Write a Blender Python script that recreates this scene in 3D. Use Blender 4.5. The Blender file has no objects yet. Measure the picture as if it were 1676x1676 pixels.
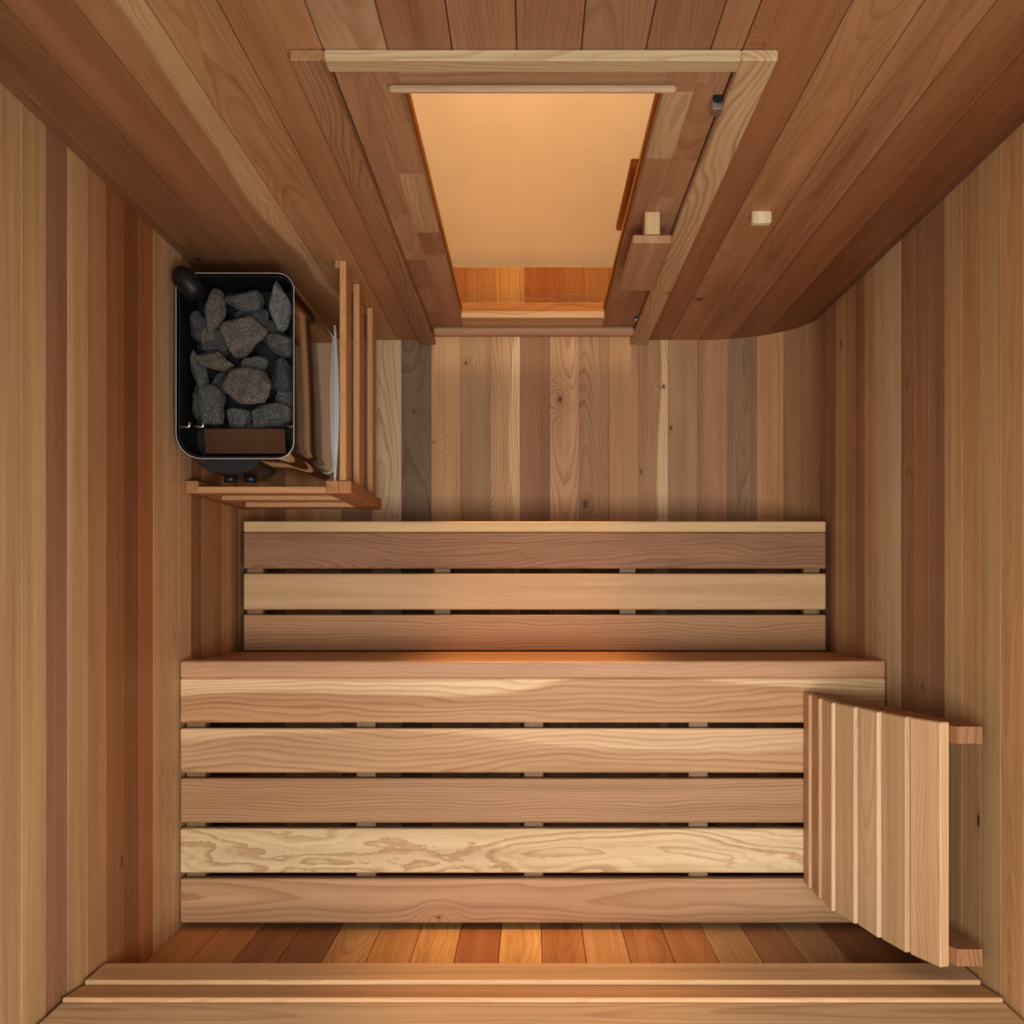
import bpy, math, random
from mathutils import Vector, Matrix, noise

random.seed(11)
scene = bpy.context.scene
COL = scene.collection

# ------------------------------------------------------------------ camera, world, light, exposure
CAM_H = 3.35
cam_data = bpy.data.cameras.new('camera')
cam_data.sensor_fit = 'HORIZONTAL'
cam_data.sensor_width = 36.0
cam_data.lens = 36.0 * 1900.0 / 1676.0
cam_data.shift_x = -0.0203
cam_data.shift_y = 0.0776
cam_data.clip_start = 0.02
cam = bpy.data.objects.new('camera', cam_data)
cam.location = (0.0, 0.0, CAM_H)
cam.rotation_euler = (0.0, 0.0, 0.0)
COL.objects.link(cam)
scene.camera = cam

world = bpy.data.worlds.new('studio_sky')
world.use_nodes = True
scene.world = world
wbg = world.node_tree.nodes['Background']
wbg.inputs['Color'].default_value = (1.0, 0.985, 0.96, 1)
wbg.inputs['Strength'].default_value = 0.22

sb = bpy.data.lights.new('overhead_softbox', 'AREA')
sb.shape = 'RECTANGLE'
sb.size, sb.size_y = 0.7, 0.44
sb.spread = math.radians(125)
sb.energy = 17.0
sb.color = (1.0, 0.975, 0.94)
sbo = bpy.data.objects.new('overhead_softbox', sb)
sbo.location = (0.14, -0.34, 3.1)
COL.objects.link(sbo)
hb = bpy.data.lights.new('studio_light', 'AREA')
hb.shape = 'SQUARE'
hb.size = 0.9
hb.energy = 44.0
hb.color = (1.0, 0.975, 0.94)
hbo = bpy.data.objects.new('studio_light', hb)
hbo.location = (0.0, -0.15, 6.0)
COL.objects.link(hbo)
dl_ = bpy.data.lights.new('door_glow_fill', 'AREA')  # added unseen lamp, aimed through the glass to make the warm glow inside
dl_.shape = 'DISK'
dl_.size = 0.45
dl_.spread = math.radians(40)
dl_.energy = 5.0
dl_.color = (1.0, 0.90, 0.76)
dlo = bpy.data.objects.new('door_glow_fill', dl_)
dlo.location = (0.0, 3.2, 0.95)
dlo.rotation_euler = (math.radians(-87), 0, 0)
COL.objects.link(dlo)
pl = bpy.data.lights.new('ground_fill', 'AREA')  # added unseen fill light, brightens the ground behind the door glass
pl.shape = 'DISK'
pl.size = 0.6
pl.energy = 25.5
pl.color = (1.0, 0.87, 0.72)
plo = bpy.data.objects.new('ground_fill', pl)
plo.location = (0.0, 2.5, 0.65)
plo.rotation_euler = (math.radians(-62), 0, 0)
COL.objects.link(plo)

scene.view_settings.view_transform = 'Standard'
scene.view_settings.look = 'None'
scene.view_settings.gamma = 1.0
scene.view_settings.use_curve_mapping = False
scene.view_settings.exposure = -0.09


# ------------------------------------------------------------------ materials
def lin(c):
    out = []
    for v in c[:3]:
        v /= 255.0
        out.append(v / 12.92 if v <= 0.04045 else ((v + 0.055) / 1.055) ** 2.4)
    return tuple(out)


class NT:
    """small helper around a node tree"""
    def __init__(self, mat):
        mat.use_nodes = True
        self.t = mat.node_tree
        self.t.nodes.clear()

    def n(self, kind, **kw):
        nd = self.t.nodes.new(kind)
        for k, v in kw.items():
            setattr(nd, k, v)
        return nd

    def put(self, sock, v):
        if isinstance(v, bpy.types.NodeSocket):
            self.t.links.new(v, sock)
        elif v is not None:
            sock.default_value = v

    def m(self, op, a, b=None, c=None, clamp=False):
        nd = self.n('ShaderNodeMath', operation=op, use_clamp=clamp)
        self.put(nd.inputs[0], a)
        if b is not None:
            self.put(nd.inputs[1], b)
        if c is not None:
            self.put(nd.inputs[2], c)
        return nd.outputs[0]

    def v(self, op, a, b=None, scale=None):
        nd = self.n('ShaderNodeVectorMath', operation=op)
        self.put(nd.inputs[0], a)
        if b is not None:
            self.put(nd.inputs[1], b)
        if scale is not None:
            self.put(nd.inputs['Scale'], scale)
        return nd.outputs['Vector']

    def attr(self, name):
        return self.n('ShaderNodeAttribute', attribute_name=name)

    def sep(self, v):
        nd = self.n('ShaderNodeSeparateXYZ')
        self.put(nd.inputs[0], v)
        return nd.outputs

    def comb(self, x, y, z):
        nd = self.n('ShaderNodeCombineXYZ')
        for s, v in zip(nd.inputs, (x, y, z)):
            self.put(s, v)
        return nd.outputs[0]

    def noise(self, vec, scale=1.0, detail=2.0, rough=0.5):
        nd = self.n('ShaderNodeTexNoise')
        self.put(nd.inputs['Vector'], vec)
        nd.inputs['Scale'].default_value = scale
        nd.inputs['Detail'].default_value = detail
        nd.inputs['Roughness'].default_value = rough
        return nd.outputs['Fac']

    def smooth(self, x, lo, hi, a=0.0, b=1.0):
        nd = self.n('ShaderNodeMapRange', interpolation_type='SMOOTHSTEP')
        self.put(nd.inputs['Value'], x)
        for i, v in zip(('From Min', 'From Max', 'To Min', 'To Max'), (lo, hi, a, b)):
            self.put(nd.inputs[i], v)
        return nd.outputs['Result']

    def mix(self, f, a, b, blend='MIX'):
        nd = self.n('ShaderNodeMix', data_type='RGBA', blend_type=blend)
        self.put(nd.inputs['Factor'], f)
        self.put(nd.inputs[6], a)
        self.put(nd.inputs[7], b)
        return nd.outputs[2]

    def out(self, shader):
        o = self.n('ShaderNodeOutputMaterial')
        self.t.links.new(shader, o.inputs['Surface'])


def make_wood():
    """solid cedar: growth rings run through each board's own coordinates (lp = along, across, through)"""
    mat = bpy.data.materials.new('cedar_wood')
    k = NT(mat)
    lp = k.attr('lp').outputs['Vector']
    tone = k.attr('tone').outputs['Color']
    prm = k.sep(k.attr('prm').outputs['Vector'])      # pith across, pith depth, rings per metre
    fig = k.sep(k.attr('fig').outputs['Vector'])      # figure wander, knot share, sapwood
    rnd = k.sep(k.attr('rnd').outputs['Vector'])      # seed, ring contrast, blotch
    seed = rnd[0]
    off = k.comb(k.m('MULTIPLY', seed, 13.7), k.m('MULTIPLY', seed, 7.13), k.m('MULTIPLY', seed, 3.91))
    P = k.v('ADD', lp, off)
    L = k.sep(lp)
    n1 = k.m('SUBTRACT', k.noise(k.v('MULTIPLY', P, (2.6, 9.0, 9.0)), 1.0, 2.0), 0.5)
    n2 = k.m('SUBTRACT', k.noise(k.v('MULTIPLY', P, (1.3, 3.0, 3.0)), 1.0, 1.0), 0.5)
    n3 = k.m('SUBTRACT', k.noise(k.v('MULTIPLY', P, (9.0, 45.0, 45.0)), 1.0, 2.0), 0.5)
    # knots
    kp = k.v('MULTIPLY', P, (2.4, 7.0, 0.0))
    vor = k.n('ShaderNodeTexVoronoi', voronoi_dimensions='2D', feature='F1')
    k.put(vor.inputs['Vector'], kp)
    vor.inputs['Scale'].default_value = 1.0
    vor.inputs['Randomness'].default_value = 0.8
    dv = k.sep(k.v('SUBTRACT', kp, vor.outputs['Position']))
    dl = k.m('MULTIPLY', dv[0], 1 / 2.4 * 0.62)
    dw_ = k.m('MULTIPLY', dv[1], 1 / 7.0)
    kd = k.m('SQRT', k.m('ADD', k.m('MULTIPLY', dl, dl), k.m('MULTIPLY', dw_, dw_)))
    kd = k.m('ADD', kd, k.m('MULTIPLY', n3, 0.006))
    gate = k.m('LESS_THAN', k.sep(vor.outputs['Color'])[0], fig[1])
    kn = k.sep(k.attr('kn').outputs['Vector'])        # one placed knot: along, across, radius
    d1 = k.m('MULTIPLY', k.m('SUBTRACT', L[0], kn[0]), 0.62)
    d2 = k.m('SUBTRACT', L[1], kn[1])
    ke = k.m('ADD', k.m('SQRT', k.m('ADD', k.m('MULTIPLY', d1, d1), k.m('MULTIPLY', d2, d2))), k.m('MULTIPLY', n3, 0.005))
    has = k.m('GREATER_THAN', kn[2], 0.0005)
    knot2 = k.m('MULTIPLY', has, k.smooth(ke, k.m('MULTIPLY', kn[2], 0.4), kn[2], 1.0, 0.0))
    halo2 = k.m('MULTIPLY', has, k.smooth(ke, kn[2], k.m('MULTIPLY', kn[2], 2.8), 1.0, 0.0))
    swirl2 = k.m('MULTIPLY', has, k.m('EXPONENT', k.m('MULTIPLY', k.m('MULTIPLY', ke, ke), -1600.0)))
    swirl = k.m('MULTIPLY', gate, k.m('EXPONENT', k.m('MULTIPLY', k.m('MULTIPLY', kd, kd), -1600.0)))
    krad = k.m('MULTIPLY_ADD', k.sep(vor.outputs['Color'])[1], 0.007, 0.003)
    knot = k.m('MULTIPLY', gate, k.smooth(kd, k.m('MULTIPLY', krad, 0.5), krad, 1.0, 0.0))
    halo = k.m('MULTIPLY', gate, k.smooth(kd, krad, k.m('MULTIPLY', krad, 2.6), 1.0, 0.0))
    n4 = k.m('SUBTRACT', k.noise(k.v('MULTIPLY', P, (7.0, 26.0, 26.0)), 1.0, 5.0, 0.62), 0.5)
    wild = k.m('MAXIMUM', k.m('SUBTRACT', fig[0], 1.6), 0.0)
    # rings
    dw = k.m('SUBTRACT', k.m('SUBTRACT', L[1], prm[0]), k.m('MULTIPLY', k.m('MULTIPLY', n1, fig[0]), 0.055))
    dt = k.m('SUBTRACT', k.m('SUBTRACT', L[2], prm[1]), k.m('MULTIPLY', k.m('MULTIPLY', n2, fig[0]), 0.10))
    dt = k.m('SUBTRACT', dt, k.m('MULTIPLY', k.m('MULTIPLY', n4, wild), 0.062))
    r = k.m('SQRT', k.m('ADD', k.m('MULTIPLY', dw, dw), k.m('MULTIPLY', dt, dt)))
    r = k.m('ADD', r, k.m('MULTIPLY', k.m('ADD', swirl, swirl2), 0.030))
    r = k.m('ADD', r, k.m('MULTIPLY', k.m('MULTIPLY', n3, fig[0]), 0.0022))
    ph = k.m('MULTIPLY', r, prm[2])
    ring = k.m('FRACT', ph)
    late = k.m('MULTIPLY', k.smooth(ring, 0.35, 0.90), k.smooth(ring, 0.93, 1.0, 1.0, 0.0))
    # each ring has its own weight, so some lines read strongly and others vanish
    wn = k.n('ShaderNodeTexWhiteNoise', noise_dimensions='1D')
    k.put(wn.inputs['W'], k.m('FLOOR', ph))
    late = k.m('MULTIPLY', late, k.m('MULTIPLY_ADD', wn.outputs['Value'], 0.75, 0.25))
    late = k.m('MULTIPLY', late, rnd[1])
    fibre = k.m('SUBTRACT', k.noise(k.v('MULTIPLY', P, (14.0, 700.0, 700.0)), 1.0, 2.0), 0.5)
    streak = k.m('SUBTRACT', k.noise(k.v('MULTIPLY', P, (1.6, 55.0, 55.0)), 1.0, 3.0, 0.6), 0.5)
    band = k.m('SUBTRACT', k.noise(k.v('MULTIPLY', P, (0.9, 24.0, 24.0)), 1.0, 2.0), 0.5)
    blot = k.m('SUBTRACT', k.noise(k.v('MULTIPLY', P, (3.0, 12.0, 12.0)), 1.0, 3.0), 0.5)
    knot = k.m('MAXIMUM', knot, knot2); halo = k.m('MAXIMUM', halo, halo2)
    # sapwood towards one side of the board
    edge = k.m('ADD', k.m('MULTIPLY', k.m('MULTIPLY', L[1], k.m('SIGN', fig[2])), 18.0), k.m('ADD', k.m('MULTIPLY', n2, 2.6), k.m('MULTIPLY', n1, 0.6)))
    sap = k.m('MULTIPLY', k.smooth(edge, 0.25, 0.45), k.m('ABSOLUTE', fig[2]))
    col = k.mix(sap, tone, (*lin((226, 192, 146)), 1))
    val = k.m('ADD', 1.0, k.m('ADD', k.m('MULTIPLY', fibre, 0.16),
              k.m('ADD', k.m('MULTIPLY_ADD', streak, 0.50, k.m('MULTIPLY', band, 0.75)), k.m('MULTIPLY', k.m('MULTIPLY', blot, rnd[2]), 0.9))))
    # darker streaks lean red brown, lighter ones straw
    warm = k.comb(k.m('POWER', val, 0.85), val, k.m('POWER', val, 1.25))
    col = k.v('MULTIPLY', col, warm)
    col = k.mix(k.m('MULTIPLY', late, 0.85), col, k.v('MULTIPLY', col, (0.62, 0.44, 0.32)))
    col = k.mix(k.m('MULTIPLY', halo, 0.35), col, k.v('MULTIPLY', col, (0.60, 0.42, 0.30)))
    col = k.mix(k.m('MULTIPLY', knot, 0.85), col, (0.060, 0.026, 0.012, 1))
    b = k.n('ShaderNodeBsdfPrincipled')
    k.put(b.inputs['Base Color'], col)
    b.inputs['Roughness'].default_value = 0.55
    b.inputs['Specular IOR Level'].default_value = 0.30
    bump = k.n('ShaderNodeBump')
    bump.inputs['Strength'].default_value = 0.12
    bump.inputs['Distance'].default_value = 0.0006
    k.put(bump.inputs['Height'], k.m('ADD', fibre, k.m('MULTIPLY', late, -0.6)))
    k.put(b.inputs['Normal'], bump.outputs[0])
    k.out(b.outputs[0])
    return mat


def plain(name, col, rough=0.5, metal=0.0, spec=0.5, bump=0.0, bscale=300.0):
    mat = bpy.data.materials.new(name)
    k = NT(mat)
    b = k.n('ShaderNodeBsdfPrincipled')
    b.inputs['Roughness'].default_value = rough
    b.inputs['Metallic'].default_value = metal
    b.inputs['Specular IOR Level'].default_value = spec
    tc = k.n('ShaderNodeTexCoord').outputs['Object']
    n = k.noise(tc, bscale, 3.0)
    k.put(b.inputs['Base Color'], k.v('SCALE', (*col,), scale=k.m('MULTIPLY_ADD', n, 0.16, 0.92)))
    if bump:
        bp = k.n('ShaderNodeBump')
        bp.inputs['Strength'].default_value = bump
        bp.inputs['Distance'].default_value = 0.002
        k.put(bp.inputs['Height'], n)
        k.put(b.inputs['Normal'], bp.outputs[0])
    k.out(b.outputs[0])
    return mat


def make_stone(name, col, spark):
    mat = bpy.data.materials.new(name)
    k = NT(mat)
    tc = k.n('ShaderNodeTexCoord').outputs['Object']
    n = k.noise(tc, 260.0, 4.0, 0.8)
    n2 = k.noise(tc, 45.0, 3.0)
    base = k.v('SCALE', (*col,), scale=k.m('MULTIPLY_ADD', n2, 1.5, 0.25))
    c = k.mix(k.smooth(n, 0.50, 0.62), base, k.v('ADD', k.v('SCALE', base, scale=1.9), spark))
    c = k.mix(k.smooth(n, 0.42, 0.30), c, k.v('SCALE', base, scale=0.35))
    b = k.n('ShaderNodeBsdfPrincipled')
    k.put(b.inputs['Base Color'], c)
    b.inputs['Roughness'].default_value = 0.75
    bp = k.n('ShaderNodeBump')
    bp.inputs['Strength'].default_value = 0.9
    bp.inputs['Distance'].default_value = 0.004
    k.put(bp.inputs['Height'], k.m('ADD', n, k.m('MULTIPLY', n2, 1.6)))
    k.put(b.inputs['Normal'], bp.outputs[0])
    k.out(b.outputs[0])
    return mat


def make_glass():
    mat = bpy.data.materials.new('bronze_glass')
    k = NT(mat)
    tr = k.n('ShaderNodeBsdfTransparent')
    tr.inputs['Color'].default_value = (0.93, 0.71, 0.49, 1)
    gl = k.n('ShaderNodeBsdfGlossy')
    gl.inputs['Roughness'].default_value = 0.02
    gl.inputs['Color'].default_value = (0.9, 0.9, 0.9, 1)
    fr = k.n('ShaderNodeFresnel')
    fr.inputs['IOR'].default_value = 1.25
    mx = k.n('ShaderNodeMixShader')
    bf = k.n('ShaderNodeNewGeometry').outputs['Backfacing']
    k.put(mx.inputs[0], k.m('MULTIPLY', k.m('MULTIPLY', fr.outputs[0], 0.3), k.m('SUBTRACT', 1.0, bf)))
    k.put(mx.inputs[1], tr.outputs[0])
    k.put(mx.inputs[2], gl.outputs[0])
    k.out(mx.outputs[0])
    return mat


WOOD = make_wood()
STEEL = plain('polished_steel', (0.40, 0.37, 0.34), 0.06, 1.0)
EDGE = plain('bright_steel_edge', (0.52, 0.51, 0.49), 0.45, 0.6)
BROWNSTEEL = plain('dark_brown_steel', (0.10, 0.058, 0.034), 0.12, 1.0)  # dark brown, smooth metal
DARKSTEEL = plain('dark_steel', (0.030, 0.030, 0.033), 0.38, 0.6)
BLACK = plain('black_enamel', (0.008, 0.008, 0.009), 0.45, 0.0, 0.25)
ZINC = plain('zinc_metal', (0.50, 0.47, 0.43), 0.35, 1.0)
GLASS = make_glass()
ETCH = plain('frosted_etching', (0.40, 0.24, 0.11), 0.8)
GROUND = plain('pale_concrete', (0.80, 0.77, 0.72), 0.9, 0.0, 0.2, 0.0, 8.0)
ST_GREY = make_stone('grey_stone', (0.068, 0.068, 0.063), (0.05, 0.05, 0.045))
ST_RED = make_stone('reddish_stone', (0.092, 0.076, 0.066), (0.06, 0.05, 0.042))
ST_DARK = make_stone('dark_stone', (0.042, 0.044, 0.043), (0.025, 0.025, 0.025))
ST_OCHRE = make_stone('ochre_stone', (0.085, 0.070, 0.048), (0.04, 0.03, 0.02))
ST_PALE = make_stone('pale_stone', (0.14, 0.14, 0.13), (0.09, 0.09, 0.085))


# ------------------------------------------------------------------ object helpers
def tag(o, label=None, cat=None, group=None, kind=None):
    if label: o['label'] = label
    if cat: o['category'] = cat
    if group: o['group'] = group
    if kind: o['kind'] = kind
    return o


def empty(name, loc, label, cat, group=None, kind=None):
    o = bpy.data.objects.new(name, None)
    o.location = loc
    o.empty_display_size = 0.05
    COL.objects.link(o)
    return tag(o, label, cat, group, kind)


class MB:
    """collects pieces and links them as ONE mesh object; verts are world positions"""
    def __init__(self):
        self.v, self.f, self.lp, self.tone, self.prm, self.fig, self.rnd, self.sm, self.kn = [], [], [], [], [], [], [], [], []

    def face(self, idx, w, smooth=False):
        self.f.append(idx)
        self.tone.append(w[0]); self.prm.append(w[1]); self.fig.append(w[2]); self.rnd.append(w[3]); self.kn.append(w[4])
        self.sm.append(smooth)

    def vert(self, p, lp=(0, 0, 0)):
        self.v.append(tuple(p)); self.lp.append(tuple(lp))
        return len(self.v) - 1

    def board(self, o, L, W, T, w=None, b=0.002):
        """a solid board with all edges eased: o = a corner, L along the grain, W across, T through"""
        w = w or wood()
        o, L, W, T = Vector(o), Vector(L), Vector(W), Vector(T)
        if L.cross(W).dot(T) < 0:
            o = o + T; T = -T
        l, ww, t = L.length, W.length, T.length
        eL, eW, eT = L / l, W / ww, T / t
        b = min(b, 0.45 * t, 0.45 * ww, 0.45 * l)
        def sec(i):
            a, c, d, e = i, ww - i, i, t - i
            return [(a + b, d), (c - b, d), (c, d + b), (c, e - b), (c - b, e), (a + b, e), (a, e - b), (a, d + b)]
        rings = []
        for x, i in ((0, b * 0.999), (b, 0), (l - b, 0), (l, b * 0.999)):
            pts = sec(0) if i == 0 else [(min(max(p, b), ww - b), min(max(q, b), t - b)) for p, q in sec(0)]
            rings.append([self.vert(o + eL * x + eW * p + eT * q, (x, p - ww / 2, q)) for p, q in pts])
        for r0, r1 in zip(rings, rings[1:]):
            for j in range(8):
                self.face((r0[j], r0[(j + 1) % 8], r1[(j + 1) % 8], r1[j]), w)
        e0 = [rings[0][j] for j in (0, 1, 2, 3, 4, 5, 6, 7)]
        self.face(tuple(reversed(e0)), w)
        self.face(tuple(rings[-1]), w)
        return self

    def stave(self, pts, nrm, y0, y1, w, g=0.0008, thick=0.022):
        """a wall or floor board along Y: pts = (x, z) points of its face, nrm = inward normals; small grooves at both edges"""
        n = len(pts)
        P = [Vector((p[0], p[1])) for p in pts]
        N = [Vector(q) for q in nrm]
        d0 = (P[1] - P[0]).normalized(); d1 = (P[-1] - P[-2]).normalized()
        face = [P[0] - N[0] * g * 1.6, P[0] + d0 * g] + P[1:-1] + [P[-1] - d1 * g, P[-1] - N[-1] * g * 1.6]
        back = [P[-1] - N[-1] * thick, P[0] - N[0] * thick]
        loop = face + back
        wid = sum((a - c).length for a, c in zip(P, P[1:]))
        s, acc = [0.0], 0.0
        for a, c in zip(face, face[1:]):
            acc += (a - c).length; s.append(acc)
        s += [wid, 0.0]
        r0 = [self.vert((p.x, y0, p.y), (0, q - wid / 2, 0 if i < len(face) else thick)) for i, (p, q) in enumerate(zip(loop, s))]
        r1 = [self.vert((p.x, y1, p.y), (y1 - y0, q - wid / 2, 0 if i < len(face) else thick)) for i, (p, q) in enumerate(zip(loop, s))]
        m = len(loop)
        for j in range(m):
            self.face((r0[j], r0[(j + 1) % m], r1[(j + 1) % m], r1[j]), w)
        self.face(tuple(reversed(r0)), w); self.face(tuple(r1), w)

    def prism(self, poly, ax, a0, a1, w=None, smooth=False):
        """extrude a polygon: ax = function (u, v, a) -> point"""
        w = w or wood()
        r0 = [self.vert(ax(u, v, a0), (0, u, v)) for u, v in poly]
        r1 = [self.vert(ax(u, v, a1), (abs(a1 - a0), u, v)) for u, v in poly]
        m = len(poly)
        for j in range(m):
            self.face((r0[j], r0[(j + 1) % m], r1[(j + 1) % m], r1[j]), w, smooth)
        if smooth:
            r0 = [self.vert(ax(u, v, a0), (0, u, v)) for u, v in poly]
            r1 = [self.vert(ax(u, v, a1), (abs(a1 - a0), u, v)) for u, v in poly]
        self.face(tuple(reversed(r0)), w); self.face(tuple(r1), w)
        return self

    def tube(self, path, r, seg=10, w=None):
        w = w or wood()
        path = [Vector(p) for p in path]
        rings = []
        for i, p in enumerate(path):
            d = (path[min(i + 1, len(path) - 1)] - path[max(i - 1, 0)]).normalized()
            a = d.orthogonal().normalized(); c = d.cross(a)
            rr = r[i] if isinstance(r, (list, tuple)) else r
            rings.append([self.vert(p + (a * math.cos(q) + c * math.sin(q)) * rr) for q in [2 * math.pi * j / seg for j in range(seg)]])
        for r0, r1 in zip(rings, rings[1:]):
            for j in range(seg):
                self.face((r0[j], r0[(j + 1) % seg], r1[(j + 1) % seg], r1[j]), w, True)
        self.face(tuple(reversed(rings[0])), w); self.face(tuple(rings[-1]), w)
        return self

    def build(self, name, mat, parent=None, label=None):
        me = bpy.data.meshes.new(name)
        o = bpy.data.objects.new(name, me)
        org = Vector((0, 0, 0))
        if parent is not None:
            org = parent.location.copy()
            if parent.parent: org = org + parent.parent.location
            o.parent = parent
        else:
            lo = [min(p[i] for p in self.v) for i in range(3)]; hi = [max(p[i] for p in self.v) for i in range(3)]
            org = Vector(((lo[0] + hi[0]) / 2, (lo[1] + hi[1]) / 2, lo[2]))
            o.location = org
        me.from_pydata([tuple(Vector(p) - org) for p in self.v], [], self.f)
        me.polygons.foreach_set('use_smooth', self.sm)
        a = me.attributes.new('lp', 'FLOAT_VECTOR', 'POINT')
        a.data.foreach_set('vector', [c for p in self.lp for c in p])
        a = me.attributes.new('tone', 'FLOAT_COLOR', 'FACE')
        a.data.foreach_set('color', [c for p in self.tone for c in (*p, 1.0)])
        for nm, src in (('prm', self.prm), ('fig', self.fig), ('rnd', self.rnd), ('kn', self.kn)):
            a = me.attributes.new(nm, 'FLOAT_VECTOR', 'FACE')
            a.data.foreach_set('vector', [c for p in src for c in p])
        me.materials.append(mat)
        me.update()
        COL.objects.link(o)
        if label: o['label'] = label
        return o


SEED = [0]
def wood(tone=(190, 145, 105), cut='rift', freq=None, fig=1.0, knots=0.03, sap=0.0, ring=None, blot=0.35, jit=0.05, knot=(0, 0, 0)):
    """one board's wood: colour and how the log was cut"""
    SEED[0] += 1
    R = random.Random(SEED[0] * 7 + 3)
    c = lin(tone)
    j = 1 + R.uniform(-jit, jit)
    c = (c[0] * 0.92, c[1] * 1.01, c[2] * 1.04)
    c = (c[0] * j, c[1] * j * (1 + R.uniform(-0.02, 0.02)), c[2] * j * (1 + R.uniform(-0.04, 0.04)))
    if cut == 'flat':
        prm = (R.uniform(-0.02, 0.02), -R.uniform(0.035, 0.07), freq or R.uniform(170, 240))
    elif cut == 'side':
        prm = (R.choice((-1, 1)) * R.uniform(0.05, 0.08), -R.uniform(0.03, 0.06), freq or R.uniform(150, 220))
    else:
        prm = (R.choice((-1, 1)) * R.uniform(0.14, 0.30), -R.uniform(0.05, 0.15), freq or R.uniform(150, 260))
    return (c, prm, (fig, knots, sap), (R.uniform(0, 50), ring if ring is not None else R.uniform(0.45, 0.85), blot), knot)


PALE, TAN, WARM, ROSE, BROWN, UMBER = (220, 184, 138), (206, 162, 114), (202, 150, 100), (186, 132, 92), (166, 118, 84), (134, 98, 74)
MIX = [TAN, WARM, ROSE, BROWN, TAN, WARM, ROSE, PALE, BROWN, TAN]
def rwood(**kw):
    return wood(random.choice(MIX), random.choice(('rift', 'rift', 'side', 'flat')), **kw)


# ------------------------------------------------------------------ the room: floor and side walls are one run of boards along Y
YF, YB = 0.725, -0.725          # door wall and back wall planes
HW, RC, HT = 0.760, 0.29, 2.03   # half width, radius of the rounded bottom corners, wall height
PITCH = 0.0855

def shell_point(s):
    """s = distance from the middle of the floor (signed); returns (x, z), inward normal"""
    sg = -1 if s < 0 else 1
    a = abs(s)
    flat = HW - RC
    if a <= flat:
        return (sg * a, 0.0), (0.0, 1.0)
    arc = RC * math.pi / 2
    if a <= flat + arc:
        t = (a - flat) / RC
        return (sg * (flat + RC * math.sin(t)), RC - RC * math.cos(t)), (-sg * math.sin(t), math.cos(t))
    return (sg * HW, RC + a - flat - arc), (-sg, 0.0)

def shell_stave(mb, s0, s1, w):
    bent = abs(s0) > HW - RC - 0.01 or abs(s1) > HW - RC - 0.01
    n = 4 if bent else 1
    ss = [s0 + (s1 - s0) * i / n for i in range(n + 1)]
    q = [shell_point(s) for s in ss]
    mb.stave([p for p, _ in q], [m for _, m in q], YB - 0.02, YF + 0.02, w)

S0 = -0.379
floor_tones = [  # between x = -0.4645 and 0.561, board by board: colour, cut, sapwood, small knots, a placed knot (x, y, radius)
    ((214, 176, 134), 'flat', 0.0, 0.05, None), ((128, 95, 68), 'flat', 0.0, 0.05, (-0.342, 0.52, 0.004)), ((196, 144, 98), 'rift', 0.0, 0.02, (-0.285, 0.43, 0.003)),
    ((182, 138, 96), 'rift', 0.0, 0.05, (-0.193, 0.660, 0.0055)), ((208, 158, 110), 'side', 1.0, 0.03, (-0.138, 0.215, 0.004)), ((164, 114, 78), 'rift', 0.0, 0.03, (-0.075, 0.235, 0.003)),
    ((204, 152, 106), 'flat', 0.0, 0.10, (0.080, 0.555, 0.007)), ((182, 132, 90), 'flat', 0.0, 0.20, (0.152, 0.252, 0.010)),
    ((192, 140, 96), 'rift', 0.0, 0.04, (0.12, 0.215, 0.005)), ((182, 132, 90), 'side', 1.0, 0.15, (0.312, 0.345, 0.005)), ((186, 138, 96), 'rift', 0.0, 0.25, (0.399, 0.472, 0.0055)),
    ((182, 130, 88), 'rift', 0.0, 0.03, (0.447, 0.230, 0.007))]
fl = MB()
for i, (t, cut, sap, kn, kp) in enumerate(floor_tones):
    s = S0 + PITCH * (i - 1)
    knot = (kp[1] - (YB - 0.02), kp[0] - (s + PITCH / 2), kp[2]) if kp else (0, 0, 0)
    shell_stave(fl, s, s + PITCH, wood(t, cut, sap=sap, knots=kn, jit=0.0, fig=1.0, blot=0.6, ring=0.8, knot=knot))

wr, wl = MB(), MB()
right_tones = [((162, 126, 92), 'flat'), ((210, 158, 110), 'rift'), ((178, 132, 92), 'rift'), ((174, 128, 90), 'rift'), (BROWN, 'rift'), ((168, 118, 82), 'rift'),
               (TAN, 'rift'), (ROSE, 'side'), (BROWN, 'rift'), (TAN, 'flat')]
left_tones = [BROWN, TAN, WARM, BROWN, (186, 130, 86), (206, 150, 102), (186, 130, 86), (200, 144, 98), (176, 120, 76), (190, 132, 86), (160, 104, 64),
              (206, 156, 108), (210, 164, 118), (206, 156, 108), (178, 108, 62), (146, 88, 50), (166, 104, 64)]
# the floor boards run on round the bottom corners; the upright part of each side is the wall
s, i = S0 + PITCH * 11, 0
while shell_point(s)[0][1] < HT - 0.01:
    t, cut = right_tones[i] if i < len(right_tones) else (random.choice(MIX), random.choice(('rift', 'side', 'flat')))
    shell_stave(fl if i < 5 else wr, s, s + PITCH, wood(t, cut, knots=0.12, blot=0.5))
    s += PITCH; i += 1
s, i = S0 - PITCH, 0
while shell_point(s)[0][1] < HT - 0.01:
    t = left_tones[i] if i < len(left_tones) else random.choice(MIX)
    shell_stave(fl if i < 6 else wl, s, s - PITCH, wood(t, 'flat' if i in (12, 13) else random.choice(('rift', 'side')), knots=0.04, blot=0.4))
    s -= PITCH; i += 1
tag(fl.build('floor', WOOD), 'cedar board floor that curves up into both side walls', 'floor', None, 'structure')
tag(wr.build('wall_right', WOOD), 'cedar board wall beside the tall slatted backrest', 'wall', None, 'structure')
tag(wl.build('wall_left', WOOD), 'cedar board wall beside the heater', 'wall', None, 'structure')

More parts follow.
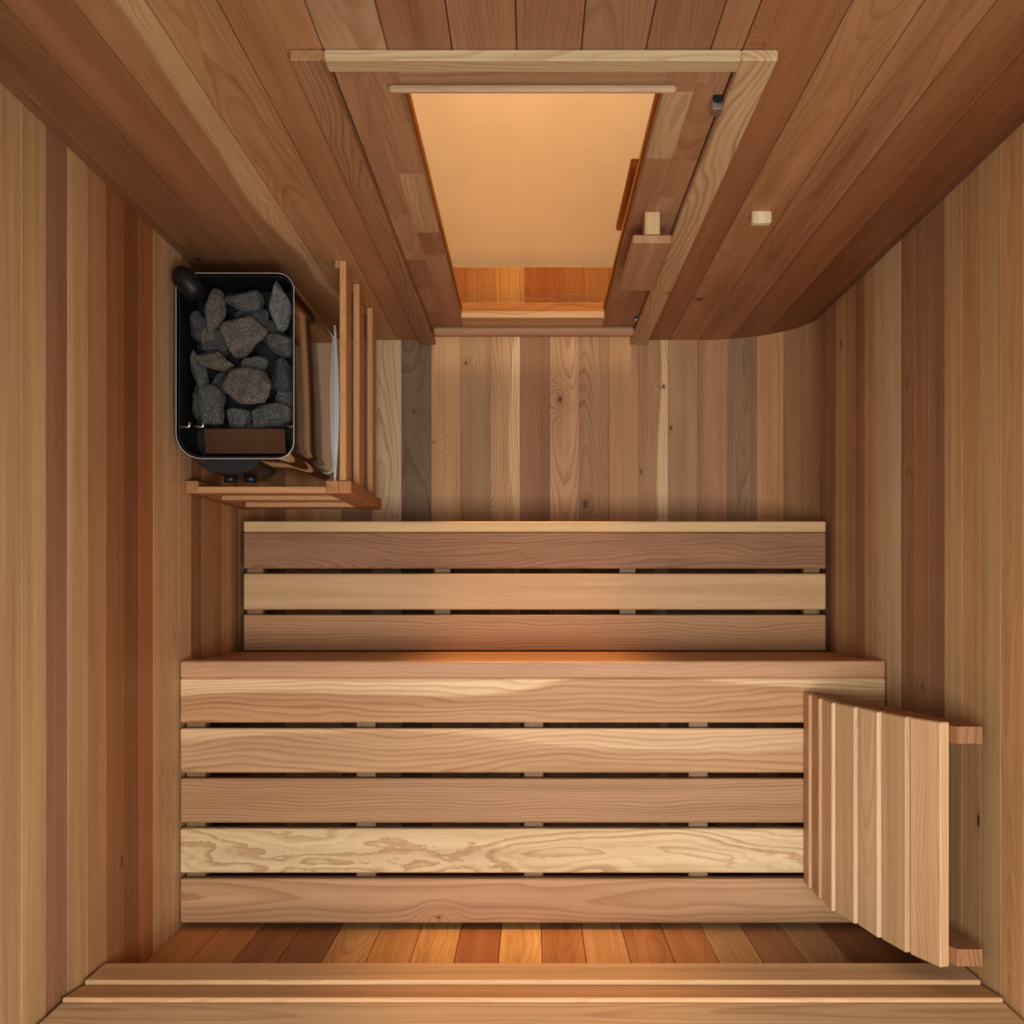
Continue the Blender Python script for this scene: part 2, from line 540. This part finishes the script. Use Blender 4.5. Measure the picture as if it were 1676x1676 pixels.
# door wall: upright boards around the door opening
DX, DZ0, DZ1 = 0.281, 0.0, 1.775      # opening half width and height
wf = MB()
def wall_board(mb, x0, x1, z0, z1, w, y=YF, dirn=1):
    mb.board((x0 + 0.0006, y, z0), (0, 0, z1 - z0), (x1 - x0 - 0.0012, 0, 0), (0, dirn * 0.022, 0), w, 0.0012)
fl_t = [((150, 100, 66), 'side'), ((166, 112, 74), 'rift'), ((176, 124, 84), 'side'), ((184, 132, 90), 'flat'), ((180, 124, 84), 'rift')]
x = -0.388
edges = [-0.76, -0.742, -0.654, -0.565, -0.477, -0.388, -DX]
for a, c, (t, cut) in zip(edges, edges[1:], [fl_t[0]] + fl_t):
    wall_board(wf, a, c, 0, HT, wood(t, cut, knots=0.05, ring=0.55, blot=0.55, sap=0.55 if a == -0.565 else 0))
edges = [DX, 0.393, 0.481, 0.570, 0.658, 0.746, 0.76]
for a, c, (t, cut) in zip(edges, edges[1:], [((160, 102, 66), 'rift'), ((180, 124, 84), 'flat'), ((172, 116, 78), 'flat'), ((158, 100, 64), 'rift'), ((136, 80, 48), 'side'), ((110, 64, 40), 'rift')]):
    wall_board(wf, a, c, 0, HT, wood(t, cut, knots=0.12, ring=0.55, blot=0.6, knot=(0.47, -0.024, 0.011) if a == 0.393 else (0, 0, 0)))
x = -DX
for i, t in enumerate([(178, 134, 96), (158, 106, 74), (166, 114, 82), (156, 108, 78), (160, 112, 80), (152, 104, 72), (166, 112, 78)]):
    wall_board(wf, x, min(x + 0.0865, DX), DZ1, HT, wood(t, 'flat' if i in (0, 4) else 'rift', ring=0.5, blot=0.5))
    x += 0.0865
    if x > DX: break
for a, z0 in ((-0.77, 0.0), (DX + 0.002, 0.0)):
    wf.board((a, YF + 0.019, z0), (0, 0, HT), (0.487, 0, 0), (0, 0.02, 0), wood((120, 84, 56)), 0.001)
wf.board((-DX, YF + 0.019, DZ1 + 0.002), (2 * DX, 0, 0), (0, 0, HT - DZ1 - 0.002), (0, 0.02, 0), wood((120, 84, 56)), 0.001)
tag(wf.build('wall_front', WOOD), 'upright cedar board wall that holds the door', 'wall', None, 'structure')

# back wall behind the upper bench
wb = MB()
x = -0.76
bt = [(200, 134, 80), (188, 126, 76), (160, 104, 62), (150, 96, 58), (216, 164, 108), (210, 152, 98), (214, 162, 108), (176, 114, 72),
      (220, 168, 112), (186, 128, 82), (210, 162, 112), (186, 130, 88), (200, 138, 92), (220, 176, 124), (182, 130, 90), (198, 152, 112), (160, 108, 72), (130, 86, 58)]
for i in range(18):
    x1 = min(x + 0.0865, 0.76)
    wall_board(wb, x, x1, 0, HT, wood(tuple(min(235, int(q * 1.06)) for q in bt[i]), random.choice(('rift', 'side', 'flat')), knots=0.02, ring=0.6), YB, -1)
    x = x1
    if x >= 0.759: break
wb.board((-0.77, YB - 0.019, 0), (0, 0, HT), (1.54, 0, 0), (0, -0.02, 0), wood((120, 84, 56)), 0.001)
tag(wb.build('wall_back', WOOD), 'upright cedar board wall behind the upper bench', 'wall', None, 'structure')

# outside the door: a narrow porch deck and the pale ground beyond it
pd = MB()
x = -0.62
pt = [(216, 158, 104), (210, 154, 102), (228, 180, 126), (222, 174, 120), (200, 136, 90), (214, 166, 116), (236, 196, 140), (192, 126, 84), (198, 140, 96), (214, 162, 108), (206, 148, 102), (216, 164, 112), (206, 150, 104), (200, 142, 98), (208, 150, 104)]
for i in range(15):
    pd.board((x, YF + 0.048, -0.022), (0, 0.936 - YF - 0.048, 0), (0.0855, 0, 0), (0, 0, 0.022), wood(pt[i], 'side', knots=0.06, blot=0.5), 0.0015)
    x += 0.0855
tag(pd.build('porch_deck', WOOD), 'narrow cedar porch deck just outside the door glass', 'deck', None, 'structure')
gd = MB()
gd.board((-6, -6, -0.36), (12, 0, 0), (0, 12, 0), (0, 0, 0.03), None, 0.001)
tag(gd.build('ground', GROUND), 'plain pale ground outside the sauna door', 'ground', None, 'structure')

# ------------------------------------------------------------------ door trim
def trim(name, parts, label):
    mb = MB()
    for p in parts:
        mb.board(*p)
    return tag(mb.build(name, WOOD), label, 'trim', None, 'structure')
trim('trim_1', [((-0.325, YF - 0.0005, 0.01), (0, 0, 1.79), (0.046, 0, 0), (0, -0.015, 0), wood((164, 116, 80), 'side', ring=0.9, sap=0), 0.002)],
     'brown upright door trim on the heater side of the door')
trim('trim_2', [((0.279, YF - 0.0005, 0.01), (0, 0, 1.79), (0.049, 0, 0), (0, -0.015, 0), wood((200, 160, 118), 'side', ring=1.0, freq=120), 0.002)],
     'light upright door trim on the handle side of the door')
trim('trim_3', [((-0.279, YF - 0.0005, 1.764), (0.558, 0, 0), (0, 0, 0.036), (0, -0.0155, 0), wood((206, 172, 130), 'rift', ring=0.7), 0.002)],
     'pale horizontal trim across the top of the door')
trim('trim_4', [((-0.272, YF - 0.0005, 0.150), (0.550, 0, 0), (0, 0, 0.032), (0, -0.024, 0), wood((196, 146, 106), 'rift'), 0.006)],
     'low horizontal bar across the foot of the door')

# ------------------------------------------------------------------ door
door = empty('door_1', (0, YF, 0), 'cedar framed door with a tall amber tinted glass pane', 'door', None, 'structure')
GX, GZ0, GZ1 = 0.190, 0.275, 1.686
LY0, LY1 = YF + 0.0, YF + 0.040      # leaf front and back faces
def glued(x0, x1, z0, z1, cols, lens):
    mb = MB()
    n = len(cols)
    w = (x1 - x0) / n
    for c, (seq, ll) in enumerate(zip(cols, lens)):
        z = z0
        for t, l in zip(seq, ll):
            ze = min(z + l, z1)
            if ze - z > 0.004:
                mb.board((x0 + c * w, LY0, z), (0, 0, ze - z), (w, 0, 0), (0, LY1 - LY0, 0), wood(t, random.choice(('flat', 'rift', 'side')), ring=0.5, knots=0.03, blot=0.3), 0.0002)
            z = ze
    return mb
RS, TN, BR, PL = (178, 126, 90), (188, 140, 102), (166, 114, 78), (200, 156, 116)
glued(-0.277, -GX, 0.045, 1.762, [[BR, RS, BR, TN, RS, RS, BR], [RS, RS, TN, BR, PL, RS, RS]],
      [[0.3, 0.22, 0.25, 0.3, 0.36, 0.25, 0.3], [0.24, 0.36, 0.20, 0.16, 0.33, 0.22, 0.5]]).build('stile', WOOD, door)
glued(GX, 0.277, 0.045, 1.762, [[BR, RS, BR, RS, PL, RS, BR], [RS, BR, RS, TN, RS, BR, RS]],
      [[0.42, 0.3, 0.3, 0.34, 0.26, 0.3, 0.3], [0.3, 0.25, 0.36, 0.26, 0.18, 0.3, 0.5]]).build('stile', WOOD, door)
mb = MB(); mb.board((-GX, LY0, GZ1), (2 * GX, 0, 0), (0, 0, 1.762 - GZ1), (0, 0.040, 0), wood((178, 134, 98), 'flat', ring=0.6), 0.0006); mb.build('top_rail', WOOD, door)
mb = MB(); mb.board((-GX, LY0, 0.045), (2 * GX, 0, 0), (0, 0, GZ0 - 0.045), (0, 0.040, 0), wood((216, 170, 120), 'rift'), 0.0006); mb.build('bottom_rail', WOOD, door)
mb = MB(); mb.board((-0.2065, YF, 1.684), (0.4125, 0, 0), (0, 0, 0.012), (0, -0.012, 0), wood((190, 150, 116), 'rift', ring=0.4), 0.004); mb.build('drip_bead', WOOD, door)
# outer door jamb seen through the pane
mb = MB()
for x in (-GX, GX - 0.0035):
    mb.board((x, YF + 0.0245, GZ0), (0, 0, GZ1 - GZ0), (0.0035, 0, 0), (0, 0.012, 0), wood((224, 180, 130), 'rift', ring=0.3), 0.0006)
mb.build('glazing_bead', WOOD, door)
mb = MB(); mb.board((-GX + 0.0005, YF + 0.017, GZ0 + 0.001), (2 * GX - 0.001, 0, 0), (0, 0, GZ1 - GZ0 - 0.002), (0, 0.006, 0), None, 0.0005)
pane = mb.build('glass_pane', GLASS, door, 'amber tinted glass pane')
# faint etched arc of script low on the pane
mb = MB()
yy = YF + 0.0163
R = random.Random(4)
def stroke(pts, r=0.0007):
    mb.tube([(p[0], yy, p[1]) for p in pts], r, 5)
for xa, xb, base in ((-0.125, -0.095, 0.405), (-0.075, -0.045, 0.405)):
    stroke([(xa + (xb - xa) * i / 8, base + 0.010 * math.sin(i * 1.3)) for i in range(9)])
stroke([(-0.035 + i * 0.0105, 0.408 + 0.009 * math.sin(i * 1.15)) for i in range(11)])
stroke([(0.065 + i * 0.009, 0.443 + 0.012 * math.sin(i * math.pi / 8)) for i in range(9)])
for i in range(7):
    xx = 0.078 + i * 0.0125
    stroke([(xx + 0.004 * math.cos(a), 0.412 + 0.011 * math.sin(a)) for a in [q * math.pi / 4 for q in range(7)]], 0.0009)
mb.build('etched_script', ETCH, pane)
# inside pull handle
hd = MB()
HWD = wood((204, 156, 116), 'rift', ring=0.4, knots=0.02)
h = bpy.data.objects.new('handle', None); h.location = (0.228, -0.02, 0.95); h.parent = door; COL.objects.link(h)
def hpart(name, args):
    m_ = MB(); m_.board(*args); return m_.build(name, WOOD, h)
hpart('grip', ((0.191, 0.6815, 0.78), (0, 0, 0.355), (0.075, 0, 0), (0, -0.0165, 0), wood((188, 138, 100), 'rift', ring=0.35, knots=0.06), 0.003))
hpart('standoff', ((0.214, YF, 1.085), (0, -0.043, 0), (0.029, 0, 0), (0, 0, 0.050), wood((206, 162, 120), 'rift', ring=0.3), 0.0015))
hpart('standoff', ((0.214, YF, 0.80), (0, -0.043, 0), (0.029, 0, 0), (0, 0, 0.050), wood((206, 162, 120), 'rift', ring=0.3), 0.0015))
# outside pull handle, seen through the glass
h = bpy.data.objects.new('handle', None); h.location = (0.228, 0.06, 0.95); h.parent = door; COL.objects.link(h)
hpart('grip', ((0.187, LY1 + 0.045, 0.74), (0, 0, 0.40), (0.075, 0, 0), (0, 0.0165, 0), wood((176, 120, 76), 'rift', ring=0.35), 0.003))
hpart('standoff', ((0.214, LY1, 1.08), (0, 0.0455, 0), (0.029, 0, 0), (0, 0, 0.040), wood((196, 150, 110), 'rift'), 0.0015))
hpart('standoff', ((0.214, LY1, 0.76), (0, 0.0455, 0), (0.029, 0, 0), (0, 0, 0.040), wood((196, 150, 110), 'rift'), 0.0015))
# roller catches on the leaf edge
for zc, sc, xr in ((1.625, 1.0, 0.2785), (0.275, 0.55, 0.2775)):
    m_ = MB(); m_.board((xr - 0.016 * sc, YF, zc), (0, 0, 0.026 * sc), (0.016 * sc, 0, 0), (0, -0.019 * sc, 0), None, 0.001)
    ca = m_.build('catch', ZINC, door, 'zinc roller catch')
    m_ = MB(); m_.tube([(xr - 0.008 * sc, YF - 0.004 * sc, zc + 0.026 * sc), (xr - 0.008 * sc, YF - 0.004 * sc, zc + 0.031 * sc)], 0.0075 * sc, 14)
    m_.build('roller', BLACK, ca)

# wooden peg on the door wall
mb = MB(); mb.board((0.417, YF, 1.122), (0, -0.024, 0), (0.038, 0, 0), (0, 0, 0.022), wood((226, 196, 156), 'rift', ring=0.25), 0.003)
tag(mb.build('wall_peg', WOOD), 'small pale wooden peg block on the wall beside the door handle', 'peg')

# ------------------------------------------------------------------ benches
def bench(name, label, x0, x1, zt, y_front, fascia_t, y_first, slat_w, pitch, woods, fascia_wood, batten_x, skirt_to, th=0.028):
    root = empty(name, ((x0 + x1) / 2, (y_front + y_first - pitch * len(woods)) / 2, 0.0), label, 'bench', 'cedar sauna benches')
    fz = 0.092
    m_ = MB(); m_.board((x0, y_front, zt - fz), (x1 - x0, 0, 0), (0, 0, fz), (0, -fascia_t, 0), fascia_wood, 0.003)
    m_.build('fascia', WOOD, root)
    y = y_first
    for w in woods:
        m_ = MB(); m_.board((x0, y, zt - th), (x1 - x0, 0, 0), (0, -slat_w, 0), (0, 0, th), w, 0.003)
        m_.build('slat', WOOD, root)
        y -= pitch
    yb = y + pitch - slat_w
    for bx in batten_x:
        m_ = MB(); m_.board((bx, y_first, zt - th - 0.042), (0, yb - y_first, 0), (0.042, 0, 0), (0, 0, 0.041), wood((140, 106, 74), 'rift'), 0.002)
        m_.build('batten', WOOD, root)
    m_ = MB()
    z = zt - fz - 0.001
    while z > skirt_to + 0.01:
        hgt = min(0.086, z - skirt_to)
        m_.board((x0, y_front - 0.004, z - hgt), (x1 - x0, 0, 0), (0, 0, hgt - 0.0015), (0, -0.02, 0), wood((196, 140, 94), 'rift', ring=0.4), 0.002)
        z -= hgt
    m_.build('skirt', WOOD, root)  # lower bench: this front is unseen, added so the slat gaps stay dark
    for bx in (x0 + 0.24, x1 - 0.28):
        m_ = MB(); m_.board((bx, yb + 0.045, 0.0), (0, 0, zt - th - 0.043), (0.042, 0, 0), (0, -0.042, 0), wood((180, 132, 92), 'rift'), 0.002)
        m_.build('leg', WOOD, root)
    return root

bench('sauna_bench', 'lower cedar bench of three slats with a pale front edge, facing the door', -0.738, 0.748, 0.390, 0.179, 0.0275, 0.1505, 0.0920, 0.1049,
      [wood((160, 112, 78), 'side', fig=1.55, knots=0.0, blot=1.3, ring=0.9), wood((212, 164, 116), 'rift', ring=0.55, knots=0.0), wood((190, 138, 96), 'rift', ring=0.9, freq=130, knots=0.0)],
      wood((222, 180, 128), 'rift', ring=0.4), (-0.736, -0.254, 0.223, 0.697), 0.0)
bench('sauna_bench', 'upper cedar bench of five slats with a strongly figured cream slat, against the back wall', -0.757, 0.757, 0.860, -0.1495, 0.0365, -0.1865, 0.0950, 0.1075,
      [wood((200, 146, 98), 'side', freq=95, fig=1.55, ring=0.9, sap=-1.0, blot=0.25, knots=0.0), wood((206, 158, 112), 'side', freq=110, fig=1.3, ring=0.8, sap=-0.8, blot=0.25, knots=0.0),
       wood((176, 130, 90), 'rift', freq=150, ring=1.0, fig=0.9, knots=0.0), wood((230, 194, 148), 'flat', freq=62, fig=2.8, ring=1.0, blot=0.15, knots=0.0), wood((194, 144, 102), 'flat', freq=140, ring=0.8, fig=0.8, knots=0.0, knot=(0.555, 0.035, 0.0035))],
      wood((200, 148, 106), 'rift', ring=0.4), (-0.752, -0.383, -0.019, 0.338, 0.70), 0.395)

# ------------------------------------------------------------------ backrests made of stacked slats
def backrest(name, label, prof, u0, u1, put, woods, ribs, rib_back, base, tilt=0.0045, gap=0.010, th=0.019):
    """prof = (depth, height) points; put(u, depth, z) -> world; slats lean so each top edge stands proud of the next"""
    root = empty(name, base, label, 'backrest', 'slatted backrests')
    for i, w in enumerate(woods):
        (d0, z0), (d1, z1) = prof[i], prof[i + 1]
        A = Vector(put(u0, d0 + tilt, z0)); B = Vector(put(u1, d0 + tilt, z0)); C = Vector(put(u0, d1 - tilt, z1 - gap))
        Wv = C - A
        Lv = B - A
        inn = Vector(put(u0, d0 + 1, z0)) - Vector(put(u0, d0, z0))
        T = inn - Wv.normalized() * inn.dot(Wv.normalized())
        T = T.normalized() * th
        m_ = MB(); m_.board(A, Lv, Wv, T, w, 0.0022)
        m_.build('slat', WOOD, root)
    for ru in ribs:
        poly = [(d + th + 0.003, z) for d, z in prof] + [(rib_back(z), z) for d, z in reversed(prof)]
        m_ = MB()
        m_.prism(poly, lambda a, c, e: put(e, a, c), ru, ru + 0.028 * (1 if u1 > u0 else -1), wood((160, 108, 72), 'rift'))
        m_.build('rib', WOOD, root)
    return root

prof_r = [(0.5776, 0.8615), (0.5767, 0.942), (0.5765, 1.028), (0.5797, 1.116), (0.6000, 1.200), (0.6173, 1.287), (0.640, 1.372), (0.672, 1.452)]
backrest('sauna_back_support', 'tall slatted cedar backrest standing on the upper bench by the curved wall', prof_r, -0.215, -0.6186, lambda u, d, z: (d, u, z),
         [wood(t, c, ring=0.5, knots=0.05, blot=0.3) for t, c in (((212, 164, 122), 'rift'), ((206, 156, 114), 'flat'), ((222, 182, 138), 'rift'), ((214, 172, 130), 'rift'), ((220, 180, 138), 'flat'), ((210, 166, 122), 'rift'), ((206, 160, 116), 'side'))],
         (-0.221, -0.585), lambda z: min(0.645 + max(0, (z - 0.9)) * 0.17, 0.735), (0.61, -0.417, 0.861), 0.0026, 0.008)
prof_b = [(0.6496, 1.310), (0.655, 1.410), (0.652, 1.502), (0.660, 1.598), (0.668, 1.69)]
backrest('sauna_back_support', 'long backrest of horizontal slats on the back wall above the upper bench', prof_b, -0.752, 0.752, lambda u, d, z: (u, -d, z),
         [wood((220, 172, 122), 'rift', ring=0.5, fig=1.2), wood((212, 158, 112), 'rift', ring=0.5), wood((230, 190, 142), 'flat', ring=0.6, freq=110), wood((206, 160, 114), 'rift')],
         (-0.55, -0.02, 0.50), lambda z: 0.7235, (0, -0.69, 1.31), 0.003, 0.006)

# ------------------------------------------------------------------ heater guard
guard = empty('heater_guard', (-0.58, 0.46, 0.31), 'low wooden guard rail around the two open sides of the heater', 'guard rail')
GXO, GYO = -0.408, 0.215
for zt in (0.813, 0.620, 0.392):
    for args in (((GXO, 0.243, zt - 0.073), (0, 0.481, 0), (0, 0, 0.073), (-0.0145, 0, 0)),):
        m_ = MB(); m_.board(*args, wood((204, 146, 94), 'rift', ring=0.5), 0.0015); m_.build('rail', WOOD, guard)
    m_ = MB(); m_.board((-0.742, GYO, zt - 0.073), (0.290, 0, 0), (0, 0, 0.073), (0, 0.0145, 0), wood((200, 142, 92), 'rift', ring=0.5), 0.0015); m_.build('rail', WOOD, guard)
m_ = MB(); m_.board((-0.452, GYO - 0.001, 0.312), (0, 0, 0.502), (0.027, 0, 0), (0, 0.028, 0), wood((186, 124, 74), 'rift'), 0.0015); m_.build('post', WOOD, guard)
m_ = MB(); m_.board((-0.4245, GYO - 0.001, 0.312), (0, 0, 0.504), (0.028, 0, 0), (0, 0.028, 0), wood((176, 114, 68), 'rift'), 0.0015); m_.build('post', WOOD, guard)
m_ = MB(); m_.board((-0.759, GYO - 0.001, 0.312), (0, 0, 0.502), (0.028, 0, 0), (0, 0.028, 0), wood((168, 110, 64), 'rift'), 0.0015); m_.build('post', WOOD, guard)
m_ = MB(); m_.board((-0.4225, YF - 0.0185, 0.312), (0, 0, 0.505), (-0.010, 0, 0), (0, 0.018, 0), wood((176, 120, 78), 'rift'), 0.0015); m_.build('post', WOOD, guard)

# ------------------------------------------------------------------ heater
ZT, ZB = 0.930, 0.436
heater = empty('sauna_heater', (-0.62, 0.47, ZB), 'mirror polished steel sauna heater full of stones, inside the wooden guard', 'heater')
def plan(inset=0.0, cl=0.052):
    x0, x1, y0, y1 = -0.744 + inset, -0.497 - inset, 0.276 + inset, 0.664 - inset
    pts = []
    def arc(cx, cy, r, a0, a1, n=7):
        for i in range(n + 1):
            a = math.radians(a0 + (a1 - a0) * i / n)
            pts.append((cx + r * math.cos(a), cy + r * math.sin(a)))
    r = 0.036 - inset
    arc(x1 - r, y0 + r, r, -90, 0)
    arc(x1 - r, y1 - r, r, 0, 90)
    r2 = 0.030 - inset
    arc(x0 + r2, y1 - r2, r2, 90, 180)
    r3 = 0.055 - inset
    arc(x0 + r3, y0 + r3, r3, 180, 270)
    return pts
def shell(z0, z1, outer, inner, mat, name, smooth=True):
    m_ = MB(); w = wood()
    n = len(outer)
    def ring(pts, z): return [m_.vert((*p, z)) for p in pts]
    a, b, c, d = ring(outer, z0), ring(outer, z1), ring(inner, z1), ring(inner, z0)
    a2, b2, c2, d2 = ring(outer, z0), ring(outer, z1), ring(inner, z1), ring(inner, z0)
    for j in range(n):
        q = (j + 1) % n
        m_.face((a[j], a[q], b[q], b[j]), w, smooth); m_.face((c[j], c[q], d[q], d[j]), w, smooth)
        m_.face((b2[j], b2[q], c2[q], c2[j]), w); m_.face((d2[j], d2[q], a2[q], a2[j]), w)
    return m_.build(name, mat, heater)
shell(ZB, ZT, plan(0), plan(0.0018), STEEL, 'casing', True)
shell(ZT, ZT + 0.002, plan(0.0001), plan(0.0014), EDGE, 'rim', False)
shell(ZB + 0.02, ZT - 0.006, plan(0.004), plan(0.006), BLACK, 'liner', True)
m_ = MB(); m_.prism(plan(0.007), lambda u, v, a: (u, v, a), 0.79, 0.80); m_.build('grate', BLACK, heater)
# flared foot flange along the open side
m_ = MB()
out, inn = [], []
for i in range(13):
    t = i / 12
    y = 0.268 + 0.40 * t
    bow = math.sin(math.pi * t)
    inn.append((-0.4985, y)); out.append((-0.4945 + 0.009 * bow, y))
m_.prism(out + list(reversed(inn)), lambda u, v, a: (u, v, a), ZB - 0.006, ZB + 0.004); m_.build('flange', EDGE, heater)
# dark rounded control panel low on the front face
m_ = MB()
pan = [(-0.652 + 0.058 * math.cos(a) * 1.1, 0.2765 - 0.024 * max(0.0, math.sin(a))) for a in [math.pi * i / 14 for i in range(15)]]
m_.prism(pan, lambda u, v, a: (u, v, a), ZB + 0.25, ZB + 0.43, None, True); m_.build('control_panel', BLACK, heater)
for kx in (-0.675, -0.630):
    m_ = MB(); m_.tube([(kx, 0.258, ZB + 0.32), (kx, 0.242, ZB + 0.32)], 0.015, 16); m_.build('knob', DARKSTEEL, heater)
# steel deflector plate inside the front of the basket, with the clips that hold it
m_ = MB(); m_.board((-0.690, 0.2815, 0.898), (0.170, 0, 0), (0, 0.060, 0.016), (0, -0.0006, 0.002), None, 0.0003); m_.build('deflector_plate', BROWNSTEEL, heater)
for cx in (-0.7355, -0.7065, -0.512):
    m_ = MB(); m_.tube([(cx - 0.011, 0.350, 0.889), (cx, 0.347, 0.893), (cx + 0.008, 0.349, 0.896), (cx + 0.011, 0.358, 0.899)], 0.0042, 8); m_.build('clip', ZINC, heater)
# black cap over the wall corner of the basket
m_ = MB(); m_.tube([(-0.7375, 0.668, 0.945), (-0.728, 0.655, 0.943), (-0.706, 0.628, 0.932), (-0.698, 0.618, 0.926)], [0.012, 0.024, 0.025, 0.021], 18); m_.build('sensor_cap', BLACK, heater)
# small engraved lettering near the top of the open side
m_ = MB()
R = random.Random(2)
for i in range(10):
    y = 0.432 + i * 0.0088
    m_.board((-0.4972, y, 0.868), (0, 0.0016, 0), (0, 0, 0.013), (0.0006, 0, 0), None, 0.0001)
    m_.board((-0.4972, y, 0.868 + R.choice((0.0, 0.006, 0.0114))), (0, 0.0055, 0), (0, 0, 0.0016), (0.0006, 0, 0), None, 0.0001)
m_.build('engraved_lettering', DARKSTEEL, heater)
m_ = MB(); m_.board((-0.7595, 0.40, 0.60), (0, 0.14, 0), (0, 0, 0.20), (0.0165, 0, 0), None, 0.001); m_.build('wall_bracket', DARKSTEEL, heater)

# ------------------------------------------------------------------ stones in the heater
def rock(name, loc, size, rot, mat, seed, label, cuts=13):
    R = random.Random(seed)
    import bmesh
    bm = bmesh.new()
    bmesh.ops.create_icosphere(bm, subdivisions=4, radius=1.0)
    planes = []
    for i in range(cuts):
        n = Vector((R.gauss(0, 1), R.gauss(0, 1), R.gauss(0, 1))).normalized()
        planes.append((n, R.uniform(0.50, 0.86)))
    for v in bm.verts:
        p = v.co.copy()
        for n, d in planes:
            e = p.dot(n) - d
            if e > 0:
                p -= n * e
        q = p * 1.7 + Vector((seed * 3.1, seed * 1.7, 0))
        p += p.normalized() * (noise.noise(q) * 0.08 + noise.noise(q * 3.5) * 0.045 + noise.noise(q * 9) * 0.02)
        v.co = p
    mx = [max(abs(v.co[i]) for v in bm.verts) for i in range(3)]
    for v in bm.verts:
        v.co = Vector((v.co.x / mx[0] * size[0] * 1.17, v.co.y / mx[1] * size[1] * 1.14, v.co.z / mx[2] * size[2]))
    me = bpy.data.meshes.new(name)
    bm.to_mesh(me); bm.free()
    me.polygons.foreach_set('use_smooth', [True] * len(me.polygons))
    me.materials.append(mat)
    o = bpy.data.objects.new(name, me)
    o.location = loc
    o.rotation_euler = (R.uniform(-0.12, 0.12), R.uniform(-0.12, 0.12), rot)
    COL.objects.link(o)
    tag(o, label, 'stone', 'stones in the heater')

# (x, y, z), half sizes, turn, material, label
STONES = [
    ((-0.6795, 0.6005, 0.875), (0.021, 0.045, 0.026), -0.25, ST_RED, 'pointed dark reddish stone beside the black cap in the heater'),
    ((-0.6140, 0.6240, 0.868), (0.042, 0.023, 0.026), 0.05, ST_GREY, 'oval grey stone by the heater rim nearest the door wall'),
    ((-0.5380, 0.6060, 0.885), (0.022, 0.047, 0.030), 0.05, ST_PALE, 'tall pale speckled stone in the heater corner nearest the door'),
    ((-0.6200, 0.5450, 0.890), (0.047, 0.043, 0.034), -0.4, ST_RED, 'large reddish angular stone, the upper of the two biggest in the heater'),
    ((-0.5360, 0.5280, 0.866), (0.028, 0.026, 0.030), 0.1, ST_GREY, 'squarish grey stone below the tall pale stone in the heater'),
    ((-0.6780, 0.4930, 0.876), (0.037, 0.020, 0.022), -0.15, ST_OCHRE, 'flat ochre tinted stone left of centre in the heater'),
    ((-0.5990, 0.4820, 0.862), (0.029, 0.022, 0.022), 0.2, ST_GREY, 'small blocky grey stone at the centre of the heater'),
    ((-0.7160, 0.4720, 0.868), (0.016, 0.044, 0.026), 0.25, ST_GREY, 'narrow upright grey stone near the wall side of the heater'),
    ((-0.5350, 0.4660, 0.858), (0.026, 0.037, 0.028), 0.0, ST_DARK, 'dark stone against the open side rim, beside the centre stone'),
    ((-0.6020, 0.4290, 0.894), (0.050, 0.037, 0.034), -0.2, ST_RED, 'large brownish wedge stone, the lower of the two biggest in the heater'),
    ((-0.6850, 0.3950, 0.880), (0.031, 0.043, 0.032), 0.35, ST_GREY, 'large grey stone with a split face near the heater front'),
    ((-0.6290, 0.3700, 0.866), (0.025, 0.025, 0.024), 0.3, ST_GREY, 'small grey stone between the two front stones of the heater'),
    ((-0.5590, 0.3720, 0.876), (0.043, 0.026, 0.028), 0.3, ST_GREY, 'long grey stone at the front right of the heater'),
    ((-0.7160, 0.5700, 0.860), (0.017, 0.030, 0.026), 0.1, ST_DARK, 'dark stone tucked at the wall side just below the black cap'),
    ((-0.6990, 0.5560, 0.852), (0.016, 0.027, 0.024), 0.1, ST_OCHRE, 'small brown stone beside the pointed stone in the heater'),
    ((-0.7160, 0.3990, 0.850), (0.015, 0.030, 0.026), 0.0, ST_DARK, 'dark stone at the wall side near the heater front'),
    ((-0.6790, 0.5340, 0.842), (0.034, 0.026, 0.024), 0.3, ST_DARK, 'dark wedge stone under the upper big stone'),
    ((-0.6660, 0.4500, 0.836), (0.032, 0.028, 0.024), 0.5, ST_DARK, 'dark low stone under the flat ochre stone'),
    ((-0.5340, 0.4050, 0.850), (0.024, 0.032, 0.028), 0.1, ST_GREY, 'grey stone at the open side rim above the long front stone'),
    ((-0.6120, 0.3520, 0.848), (0.026, 0.018, 0.020), 0.0, ST_GREY, 'half hidden grey stone touching the steel plate'),
    ((-0.6080, 0.5880, 0.832), (0.034, 0.026, 0.026), 0.2, ST_DARK, 'low dark stone under the oval grey stone'),
    ((-0.5630, 0.5500, 0.832), (0.026, 0.034, 0.024), 0.2, ST_DARK, 'low dark stone under the squarish grey stone'),
    ((-0.7160, 0.4320, 0.834), (0.016, 0.028, 0.026), 0.2, ST_DARK, 'low dark stone below the narrow upright stone'),
]
for i, (loc, size, rot, mat, label) in enumerate(STONES):
    rock('sauna_stone', loc, size, rot, mat, 100 + i, label)
